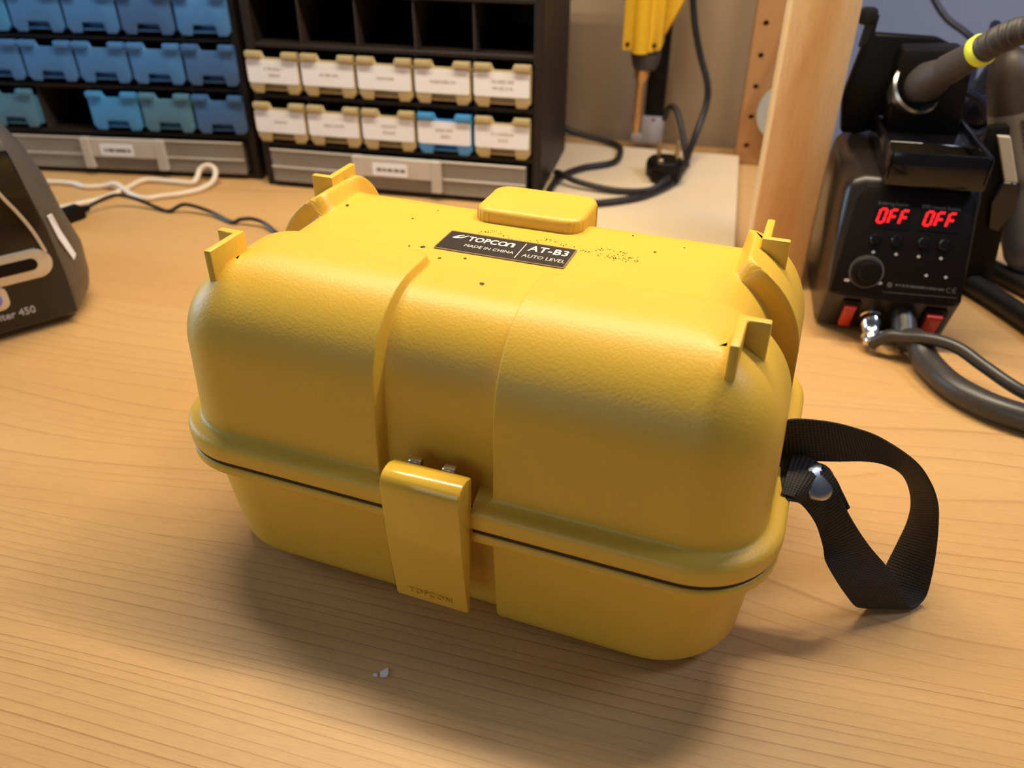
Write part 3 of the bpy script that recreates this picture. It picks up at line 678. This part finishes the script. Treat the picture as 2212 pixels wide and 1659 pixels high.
# ------------------------------------------------------------------ label printer at the left edge
pr = thing('label_printer', (-.3898, .0735, 0), R(51.9), 'glossy black label printer with silver slot at the left edge of the bench', 'printer')
def loft(sections, name, material, parent, cap=True, angle=50):
    """sections: list of closed outlines with equal point counts"""
    q = MB(); n = len(sections[0])
    for s_ in sections: q.v += [tuple(p_) for p_ in s_]
    for i in range(len(sections)-1):
        for k in range(n): j = (k+1) % n; q.f.append((i*n+k, i*n+j, (i+1)*n+j, (i+1)*n+k))
    if cap: q.f.append(tuple(range(n))[::-1]); q.f.append(tuple((len(sections)-1)*n+k for k in range(n)))
    return q.build(name, material, parent, angle=angle)
def pr_sec(z, hw, bulge, y0, y1):
    D = (0, .003, .008, .014, .022, .032, .045, .065, .09, .12)
    side_ = [(hw+bulge*(1-(1-min(1, d/.045))**2), y0+d) for d in D if y0+d < y1-.012]
    side_ += [side_[-1]]*(10-len(side_)); xe = side_[-1][0]
    pts = side_+[(xe-.006, y1-.003), (xe-.02, y1)]
    return [(x, y, z) for x, y in pts]+[(-x, y, z) for x, y in reversed(pts)]
secs = [pr_sec(.004, .0590, .014, .004, .165), pr_sec(.012, .0606, .020, .001, .168), pr_sec(.022, .0612, .0215, 0, .168), pr_sec(.042, .0602, .0235, 0, .168), pr_sec(.069, .0585, .0185, 0, .165), pr_sec(.094, .0550, .0180, .001, .155), pr_sec(.115, .0525, .0140, .003, .145), pr_sec(.130, .0505, .0060, .007, .130), pr_sec(.137, .0460, .0040, .016, .115)]
loft(secs, 'body', M['printer_side'], pr)
q = MB(); q.box(-.052, .052, .014, .150, 0, .006, .002, 1); q.build('base', M['black'], pr)
def pfront(poly, d, mk, name, bev=.0008, y=0, label=None, parent=pr):
    q = MB(); q.prism(poly, d, frame((0, y, 0), (1, 0, 0), (0, 0, 1)), bev, 2); o = q.build(name, M[mk], parent)
    if label: o['label'] = label
    return o
pfront([(-.0610, .008), (.0610, .008), (.0605, .040), (.0580, .075), (.0535, .105), (.0500, .128), (-.0500, .128), (-.0535, .105), (-.0580, .075), (-.0605, .040)], .0030, 'black_gloss', 'front_panel', .0012, .0005)
def capsule(x0, x1, z0, z1): return rrect(x0, x1, z0, z1, (z1-z0)/2*.98, 8)
o = pfront(capsule(-.055, .0550, .0408, .0618), .0030, 'silver_plastic', 'slot_trim', .0012, -.0020, 'silver plastic slot surround')
pfront(capsule(-.050, .0455, .0478, .0562), .0012, 'black', 'label_slot', .0003, -.0047)
q = MB(); q.tube([(.0225, -.0040, .1250), (.0330, -.0042, .1130), (.0390, -.0042, .0990), (.0440, -.0042, .0880), (.0490, -.0042, .0740), (.0525, -.0042, .0580)], .0013, 8, 6); o = q.build('lid_highlight', M['silver_plastic'], pr); o['label'] = 'bright curved highlight along the lid edge, built as a strip'  # lid-edge highlight put in as a silver strip
q = MB(); q.tube([(-.0225, -.0040, .1250), (-.0330, -.0042, .1130), (-.0390, -.0042, .0990), (-.0440, -.0042, .0880), (-.0490, -.0042, .0740), (-.0525, -.0042, .0580)], .0013, 8, 6)
o = q.build('lid_highlight', M['silver_plastic'], pr); o['label'] = 'bright curved highlight along the lid edge, built as a strip'
o = pfront(rrect(-.0010, .0220, .0240, .0420, .006, 5), .0022, 'silver_plastic', 'button_surround', .0008, -.0022)
pfront(rrect(.0020, .0180, .0275, .0385, .005, 5), .0014, 'violet', 'button', .0005, -.0040, 'violet lit button')
q = MB(); text_into(q, 'LabelWriter 450', .0072, frame((-.0135, -.0028, .0166), (1, 0, 0), (0, 0, 1)), bold=.0001, ext=.0003); q.build('lettering', M['grey_block'], pr, smooth=False)
q = MB(); vs = [(.0605, .0035, .0790), (.0640, .0062, .0790), (.0668, .0110, .0640), (.0720, .0140, .0440), (.0690, .0090, .0420), (.0630, .0042, .0620)]
q.add([(x+.0012, y, z) for x, y, z in vs]+[(x+.0004, y+.0006, z) for x, y, z in vs], [(0, 1, 2, 5), (5, 2, 3, 4), (6, 11, 8, 7), (11, 10, 9, 8)]+[(i, (i+1) % 6, 6+(i+1) % 6, 6+i) for i in range(6)]); o = q.build('side_sticker', M['paper'], pr, smooth=False); o['label'] = 'torn white sticker on the side'
cord('white_cable', [(-.66, .330, .0028), (-.6200, .345, .0028), (-.5861, .3575, .0028), (-.5646, .3616, .0028), (-.5437, .3627, .0028), (-.5262, .3574, .0028), (-.509, .3632, .0030), (-.4914, .3608, .0075), (-.4676, .3495, .0028), (-.4484, .3439, .0028), (-.4382, .3517, .0028), (-.4213, .3640, .0028), (-.4099, .3800, .0030), (-.4057, .3960, .0060), (-.4090, .4085, .0130), (-.4180, .4105, .0165), (-.4250, .4065, .0130), (-.4255, .3985, .0065), (-.4286, .3930, .0030), (-.4484, .3925, .0028), (-.4746, .3915, .0028), (-.4828, .3847, .0028), (-.4835, .366, .0028), (-.4885, .3345, .0028), (-.5005, .3162, .0028), (-.5182, .2934, .0028), (-.5400, .270, .0028)], .0027, 'white_cord', 'white cable looping on the bench in front of the blue drawers')
us = thing('cable_plug', (-.4860, .2840, 0), R(70), 'black cable plug with thin black lead beside the label printer', 'plug')
q = MB(); q.box(-.0240, .0110, -.0080, .0080, .0002, .0120, .0020, 2); q.rod((.0100, 0, .0062), (.0185, 0, .0062), .0045, .0028, n=12); q.build('plug_body', M['black'], us)
Ti = Matrix.Translation((-.4860, .2840, 0)) @ Matrix.Rotation(R(70), 4, 'Z'); Ti = Ti.inverted()
q = MB(); q.tube([tuple(Ti @ Vector(p_)) for p_ in [(-.4802, .2995, .0062), (-.4770, .3064, .0085), (-.4681, .318, .012), (-.4598, .3239, .012), (-.4428, .3266, .008), (-.4197, .3237, .0024), (-.4077, .3219, .0022), (-.3955, .3262, .008), (-.3813, .3264, .007), (-.3632, .3234, .004), (-.3376, .3115, .0022), (-.3288, .3132, .005), (-.3163, .3124, .007), (-.3041, .3105, .005), (-.283, .2956, .0022), (-.26, .27, .0018)]], .0018, 8, 6); q.build('lead', M['cord'], us)

# ------------------------------------------------------------------ soldering station
sx0, sy0 = .2135, .245
st = thing('soldering_station', (sx0, sy0, 0), 0, 'black soldering station with two red OFF displays and two red switches', 'station')
q = MB()
profile = [(-.0025, .0035), (-.0190, .0350), (-.0175, .0395), (.0055, .1040), (.0085, .1085), (.0130, .1105), (.110, .1120), (.118, .1060), (.120, .0035)]
def stn_sec(x, ins): return [(x, y+(ins if y < .02 else -ins)*.6, z if z < .05 else z-ins) for y, z in profile]
n = len(profile); secs = [stn_sec(-.0430, .012), stn_sec(-.0415, .0060), stn_sec(-.0375, .0022), stn_sec(-.0310, 0), stn_sec(.0330, 0), stn_sec(.0390, .0022), stn_sec(.0425, .0060), stn_sec(.0440, .012)]
loft(secs, 'casing', M['black_metal'], st, angle=35)
for x in (-.034, .034):
    for y in (.012, .108):
        q = MB(); q.rod((x, y, 0), (x, y, .0045), .006, .007, n=14); q.build('foot', M['dark_rubber'], st)
pv = Vector((0, .026, .070)).normalized()
FP = frame((0, -.0200, .0360), (1, 0, 0), pv)              # front panel plane: u across, v up the slope
def pu(x): return x-.0020
def panel(poly, d, mk, name, bev=0, lift_=0, parent=st, label=None):
    q = MB(); q.prism([(pu(x), y) for x, y in poly], d, FP @ Matrix.Translation((0, 0, lift_)), bev, 2); o = q.build(name, M[mk], parent, smooth=bev > 0)
    if label: o['label'] = label
    return o
panel([(-.0395, .0015), (.0440, .0025), (.0410, .0690), (.0370, .0735), (-.0270, .0735), (-.0325, .0640)], .0022, 'black', 'front_panel', .0008, -.0012)
SEG = {'O': 'abcdef', 'F': 'aefg'}
def seven(q, ch, x, y, w_, h_, t, lf):
    sl = .18
    P = lambda u_, v_: (pu(x+u_+sl*v_), y+v_)
    hs = {'a': h_, 'g': h_/2, 'd': 0}; vs_ = {'f': (0, 1), 'b': (w_, 1), 'e': (0, 0), 'c': (w_, 0)}
    for s_ in SEG[ch]:
        if s_ in hs:
            v_ = hs[s_]; g = t*.25; poly = [P(g, v_-t/2), P(w_-g, v_-t/2), P(w_-g, v_+t/2), P(g, v_+t/2)]
        else:
            u_, hi = vs_[s_]; v0 = h_/2*hi+t*.15; v1 = h_/2*(hi+1)-t*.15; poly = [P(u_-t/2, v0), P(u_+t/2, v0), P(u_+t/2, v1), P(u_-t/2, v1)]
        q.prism(poly, .0002, FP @ Matrix.Translation((0, 0, lf)))
for x0, x1, y0, name in ((-.0200, .0030, .0466, 'left'), (.0088, .0336, .0473, 'right')):
    d = panel(rrect(x0, x1, y0, y0+.0136, .0006, 2), .0006, 'black_gloss', 'display', 0, .0008)
    q = MB(); xs_ = x0+.0022 if name == 'left' else x0+.0022
    for k, ch in enumerate('OFF'): seven(q, ch, xs_+k*.0068, y0+.0036, .0040, .0088, .0016, .0016)
    o = q.build('digits', M['led'], d, smooth=False); o['label'] = 'glowing red digits reading OFF'
q = MB(); PT = lambda x, y: FP @ Matrix.Translation((pu(x), y, .00115))
text_into(q, 'Soldering Station', .0032, PT(-.0188, .0617), ext=.00005, sx=.86); text_into(q, 'SMD rework Station', .0032, PT(.0083, .0617), ext=.00005, sx=.88)
q.build('heading_print', M['grey_print'], st, smooth=False)
for x, y in ((-.0163, .0390), (-.0031, .0395), (.0137, .0398), (.0263, .0396)):
    q = MB(); q.lathe([(.0036, 0), (.0036, .0014), (.0030, .0020), (.0002, .0021)], 18, FP @ Matrix.Translation((pu(x), y, .0009))); q.build('push_button', M['black_gloss'], st)
q = MB()
for x, y in ((-.0161, .0304), (-.0018, .0304), (.0123, .0303), (.0261, .0305), (.0193, .0185), (.0314, .0186)):
    q.prism([(pu(x)-.0013, y), (pu(x), y+.0012), (pu(x)+.0013, y), (pu(x), y-.0012)], .0002, FP @ Matrix.Translation((0, 0, .0010)))
for x, y in ((-.0087, .0104), (-.0295, .0101)): q.prism(rrect(pu(x)-.0018, pu(x)+.0018, y-.0010, y+.0010, .0009, 3), .0002, FP @ Matrix.Translation((0, 0, .0010)))
q.build('mark_print', M['grey_block'], st, smooth=False)
q = MB(); r_ = random.Random(5); q.lathe([(.0018, 0), (.0018, .0002)], 16, FP @ Matrix.Translation((pu(-.0021), .0099, .0010))); x = .0016
while x < .0315:
    l = r_.uniform(.0008, .0018); q.prism(rrect(pu(x), pu(x)+l, .0094, .0111, .0003, 1), .0002, FP @ Matrix.Translation((0, 0, .0010))); x += l+r_.choice((.0003, .0003, .0008))
text_into(q, 'C€', .0050, PT(.0330, .0085), ext=.00005, sx=1.0)
q.prism([(pu(-.0058), .0046), (pu(.0408), .0056), (pu(.0408), .0060), (pu(-.0058), .0050)], .0002, FP @ Matrix.Translation((0, 0, .0010)))
q.build('small_print', M['dim_print'], st, smooth=False)
q = MB(); T = FP @ Matrix.Translation((pu(-.0182), .0170, .0009)); q.lathe([(.0100, 0), (.0100, .0010), (.0085, .0022), (.0072, .0024), (.0066, .0110), (.0060, .0122), (.0002, .0124)], 32, T); kb = q.build('knob', M['black'], st)
q = MB(); q.lathe([(.0098, 0), (.0112, 0), (.0112, .0006), (.0098, .0006)], 32, T); o = q.build('knob_ring', M['dim_print'], st); o['label'] = 'grey ring around the knob'
v2 = Vector((0, .017, -.032)).normalized()
F2 = frame((0, -.0200, .0360), (-1, 0, 0), v2)              # undercut lower front: x mirrored so that the normal faces out
if F2.col[2][1] > 0: F2 = frame((0, -.0200, .0360), (1, 0, 0), v2)
sg = 1 if F2.col[0][0] > 0 else -1
def low(x0, x1, y0, y1, d, mk, name, bev, lf, r=.001):
    q = MB(); a_, b_ = sorted((sg*pu(x0), sg*pu(x1))); q.prism(rrect(a_, b_, y0, y1, r, 2), d, F2 @ Matrix.Translation((0, 0, lf)), bev, 2); return q.build(name, M[mk], st)
for x0, x1 in ((-.0286, -.0166), (.0245, .0390)):
    low(x0, x1, .0050, .0325, .0015, 'black', 'switch_frame', .0004, -.0002, .0015)
    o = low(x0+.0018, x1-.0026, .0082, .0300, .0042, 'red_switch', 'rocker_switch', .0008, .0008, .0006); o['label'] = 'red rocker switch'
cx = sg*pu(-.0068)
q = MB(); q.lathe([(.0078, -.001), (.0078, .002), (.0070, .0028), (.0068, .010), (.0060, .011), (.0058, .016), (.0064, .0165), (.0064, .0185), (.0058, .019), (.0058, .021), (.0050, .024), (.0030, .025)], 24, F2 @ Matrix.Translation((cx, .0200, 0))); o = q.build('cable_connector', M['chrome'], st); o['label'] = 'shiny round metal cable connector'
q = MB(); q.rod(tuple(F2 @ Vector((sg*pu(.0130), .0165, -.002))), tuple(F2 @ Vector((sg*pu(.0150), .0190, .020))), .0088, .0078, n=20); q.build('hose_boot', M['cord_grey'], st)
W = lambda p_: tuple(Vector(p_))
pA = st.location+F2 @ Vector((cx, .0200, .0240)); pB = st.location+F2 @ Vector((sg*pu(.0148), .0188, .018))
cord('iron_cable', [tuple(pA), (.2130, .2105, .0160), (.2218, .2065, .0190), (.2362, .1980, .0240), (.2515, .1895, .0240), (.2652, .1770, .0200), (.2856, .1590, .0150), (.315, .150, .010)], .0042, 'cord_grey', 'dark cable from the metal connector curving over the thick hose')
cord('air_hose', [tuple(pB), (.2325, .2080, .0150), (.2365, .1935, .0100), (.2460, .1700, .0090), (.2590, .1540, .0088), (.2760, .1430, .0088), (.315, .130, .0088)], .0086, 'cord_grey', 'thick dark hose curving from the soldering station to the right edge', 'hose')
# iron stand on top of the station: tray for sponges, holder block, funnel
std = thing('iron_stand', (.2190, .300, .1125), 0, 'black soldering iron stand with tray for sponges on top of the station', 'stand')
q = MB(); q.box(-.0270, .0345, -.0560, -.0520, -.0045, .0175, .0015, 2); q.box(-.0270, -.0235, -.056, .034, -.001, .0175, .0012, 2); q.box(.0310, .0345, -.056, .034, -.001, .0175, .0012, 2); q.box(-.027, .0345, .0310, .0345, -.001, .0175, .0012, 2); q.box(-.026, .0335, -.054, .034, -.001, .0030); q.box(-.0250, .0330, -.0200, -.0165, .001, .0140, .001, 1); q.box(-.0250, .0330, -.018, .034, .001, .0125); q.build('tray', M['black_gloss'], std)
q = MB(); q.box(-.0225, .0300, -.051, -.021, .003, .0070, .001, 2); o = q.build('tray_gleam', M['tray_gleam'], std); o['label'] = 'gold reflection on the tray floor, built as a slab'  # slab standing in for the gold reflection on the tray floor
q = MB(); q.prism([(-.021, .010), (.0265, .010), (.0220, .0640), (.0150, .0680), (-.0210, .0660), (-.0230, .058)], .028, frame((0, .036, 0), (1, 0, 0), (0, 0, 1)), .0022, 2); q.build('holder_block', M['black'], std)
q = MB(); q.prism([(-.046, .000), (-.034, .0), (.012, .014), (.016, .0640), (.004, .0690), (-.038, .0700), (-.044, .062), (-.050, .025)], .010, frame((0, .052, 0), (1, 0, 0), (0, 0, 1)), .002, 2); q.build('back_plate', M['black'], std)
q = MB(); q.rod((-.042, .047, .060), (-.0405, .047, .0815), .0045, .0040, n=12); q.box(-.0500, -.0380, .042, .053, .0745, .0860, .003, 2); q.build('hook', M['cord'], std)
IA = Vector((.2120, .309, .1560)); IB = Vector((.2361, .257, .1950)); idr = (IB-IA).normalized()
il = IA-Vector((.2190, .300, .1125))
q = MB(); T = Matrix.Translation(il) @ idr.to_track_quat('Z', 'Y').to_matrix().to_4x4(); q.lathe([(.0110, -.020), (.0180, -.003), (.0185, -.001), (.0170, .0005), (.0150, -.001), (.0100, -.018)], 32, T, cap=False); o = q.build('funnel', M['steel'], std); o['label'] = 'round metal funnel rim'
ir = thing('soldering_iron', tuple(IA), 0, 'soldering iron with dark grip and lime ring resting in the stand', 'soldering iron')
T = idr.to_track_quat('Z', 'Y').to_matrix().to_4x4()
q = MB(); q.lathe([(.0025, -.030), (.0035, -.012), (.0085, -.006), (.0115, .002), (.0125, .010), (.0108, .018), (.0092, .024), (.0086, .027), (.0098, .0285), (.0096, .032), (.0084, .050), (.0082, .0565)], 28, T); q.build('grip', M['dark_rubber'], ir)
q = MB(); q.lathe([(.0088, .0545), (.0096, .0555), (.0096, .0600), (.0088, .0610)], 28, T); o = q.build('ring', M['lime'], ir); o['label'] = 'bright lime ring'
q = MB(); c0 = idr*.060
pts = [tuple(c0), tuple(idr*.075), tuple(idr*.088+Vector((.003, 0, -.001))), tuple(idr*.100+Vector((.010, -.002, -.005))), tuple(idr*.112+Vector((.020, -.004, -.012))), tuple(idr*.12+Vector((.034, -.004, -.024)))]
q.tube(pts, .0082, 18, 14, rad=lambda t: .0080-.0012*t+(.0005 if int(t*58) % 2 else -.0004)); q.build('ribbed_sleeve', M['dark_rubber'], ir)
# hot-air gun hanging at the right edge
G0 = Vector((.3020, .352, .060)); gun = thing('hot_air_gun', tuple(G0), 0, 'grey hot air gun with dark cap and slots hanging at the right edge', 'heat gun')
ax = Vector((.335, .350, .012))-Vector((.2740, .362, .1700)); ax = -ax.normalized()
base = Vector((.3365, .352, .016))-G0
T = Matrix.Translation(base) @ ax.to_track_quat('Z', 'Y').to_matrix().to_4x4()
q = MB(); q.lathe([(.009, -.004), (.014, .002), (.0175, .012), (.0185, .030), (.0180, .060), (.0190, .075)], 32, T); q.build('sleeve', M['gun_low'], gun)
q = MB(); q.lathe([(.0190, .073), (.0205, .077), (.0205, .082), (.0195, .090), (.0185, .115), (.0180, .126)], 32, T); q.build('body', M['gun_body'], gun)
q = MB(); q.lathe([(.0180, .125), (.0178, .130), (.0160, .150), (.0125, .163), (.0060, .168), (.0045, .180)], 32, T); q.build('cap', M['gun_cap'], gun)
Tg = T
for k in range(6):
    q = MB(); Ts = T @ Matrix.Translation((0, 0, .098+.0045*k))
    vs = []; fs = []
    Ti3 = T.to_3x3().inverted(); cd = Ti3 @ (Vector((.0807, -.318, .294))-G0-base); a0 = math.atan2(cd.y, cd.x)
    nn = 8
    for i in range(nn+1):
        a_ = a0+R(8+60*i/nn)
        for rr_, zz in ((.0180, -.0008), (.0196, -.0008), (.0196, .0008), (.0180, .0008)): vs.append((rr_*math.cos(a_), rr_*math.sin(a_), zz))
    for i in range(nn):
        for k2 in range(4): fs.append((i*4+k2, i*4+(k2+1) % 4, (i+1)*4+(k2+1) % 4, (i+1)*4+k2))
    fs += [(0, 1, 2, 3), tuple(nn*4+j for j in range(4))]
    q.add(vs, fs, Ts); q.build('slot', M['gun_cap'], gun)
hol = thing('gun_holder', (.2830, .330, 0), 0, 'black upright holder with an ivory strip beside the soldering station', 'holder')
q = MB(); q.prism([(-.018, 0), (.022, 0), (.016, .060), (-.002, .130), (-.015, .128), (-.016, .05)], .010, frame((0, .005, 0), (1, 0, 0), (0, 0, 1)), .002, 2); q.build('bracket', M['black'], hol)
q = MB(); q.prism([(.0050, .0915), (.0135, .0915), (-.0010, .1235), (-.0095, .1235)], .004, frame((0, -.0048, 0), (1, 0, 0), (0, 0, 1)), .0006, 1); o = q.build('ivory_strip', M['ivory'], hol, smooth=False); o['label'] = 'ivory plastic strip'
q = MB(); q.prism([(.004, .056), (.012, .054), (.019, .074), (.0150, .0920), (.0040, .0920), (.000, .076)], .005, frame((0, -.0048, 0), (1, 0, 0), (0, 0, 1)), .001, 1); q.build('clip', M['black_gloss'], hol)
cord('thick_lead', [(.2650, .385, .0085), (.2800, .3561, .0085), (.2890, .3318, .0085), (.3027, .3064, .0085), (.3173, .2759, .0085), (.335, .235, .0085)], .0080, 'cord', 'thick black lead crossing the bench right of the station', 'cord')
cord('thick_lead', [(.292, .385, .0080), (.3027, .370, .0080), (.314, .3593, .0080), (.3333, .3301, .0080), (.356, .287, .0080)], .0075, 'cord', 'second thick black lead, farther right beside the heat gun', 'cord')
cord('wall_cord', [(.2560, .640, .26), (.2610, .640, .205), (.2646, .635, .184), (.2713, .63, .1681), (.2856, .62, .1522), (.3005, .61, .1436), (.3098, .60, .1373), (.3140, .59, .1304), (.3100, .57, .118), (.302, .53, .110), (.295, .48, .1100), (.291, .43, .112)], .0032, 'cord_blue', 'dark blue cord hanging down the wall behind the iron')
q = MB(); r_ = random.Random(11)
q.tube([(.2450, .405, .138), (.2598, .405, .1356), (.2795, .41, .1261), (.2913, .42, .1088), (.296, .44, .090), (.300, .46, .05)], .0036, 8, 8)
q.tube([(.2380, .41, .118), (.2603, .415, .1213), (.2801, .42, .1297), (.2833, .42, .1474), (.281, .43, .165), (.285, .45, .175)], .0040, 8, 8)
q.tube([(.2833, .42, .1474), (.2760, .42, .125), (.2730, .42, .108), (.2850, .42, .098), (.2950, .42, .1055), (.2890, .42, .122), (.279, .42, .121), (.277, .425, .109), (.290, .43, .097), (.298, .44, .06), (.300, .45, .003)], .0050, 8, 8)
q.box(.272, .292, .414, .430, .104, .130, .006, 2)
tag(q.build('cable_tangle', M['cord_blue']), 'tangle of dark cables hanging behind the station', 'cable')
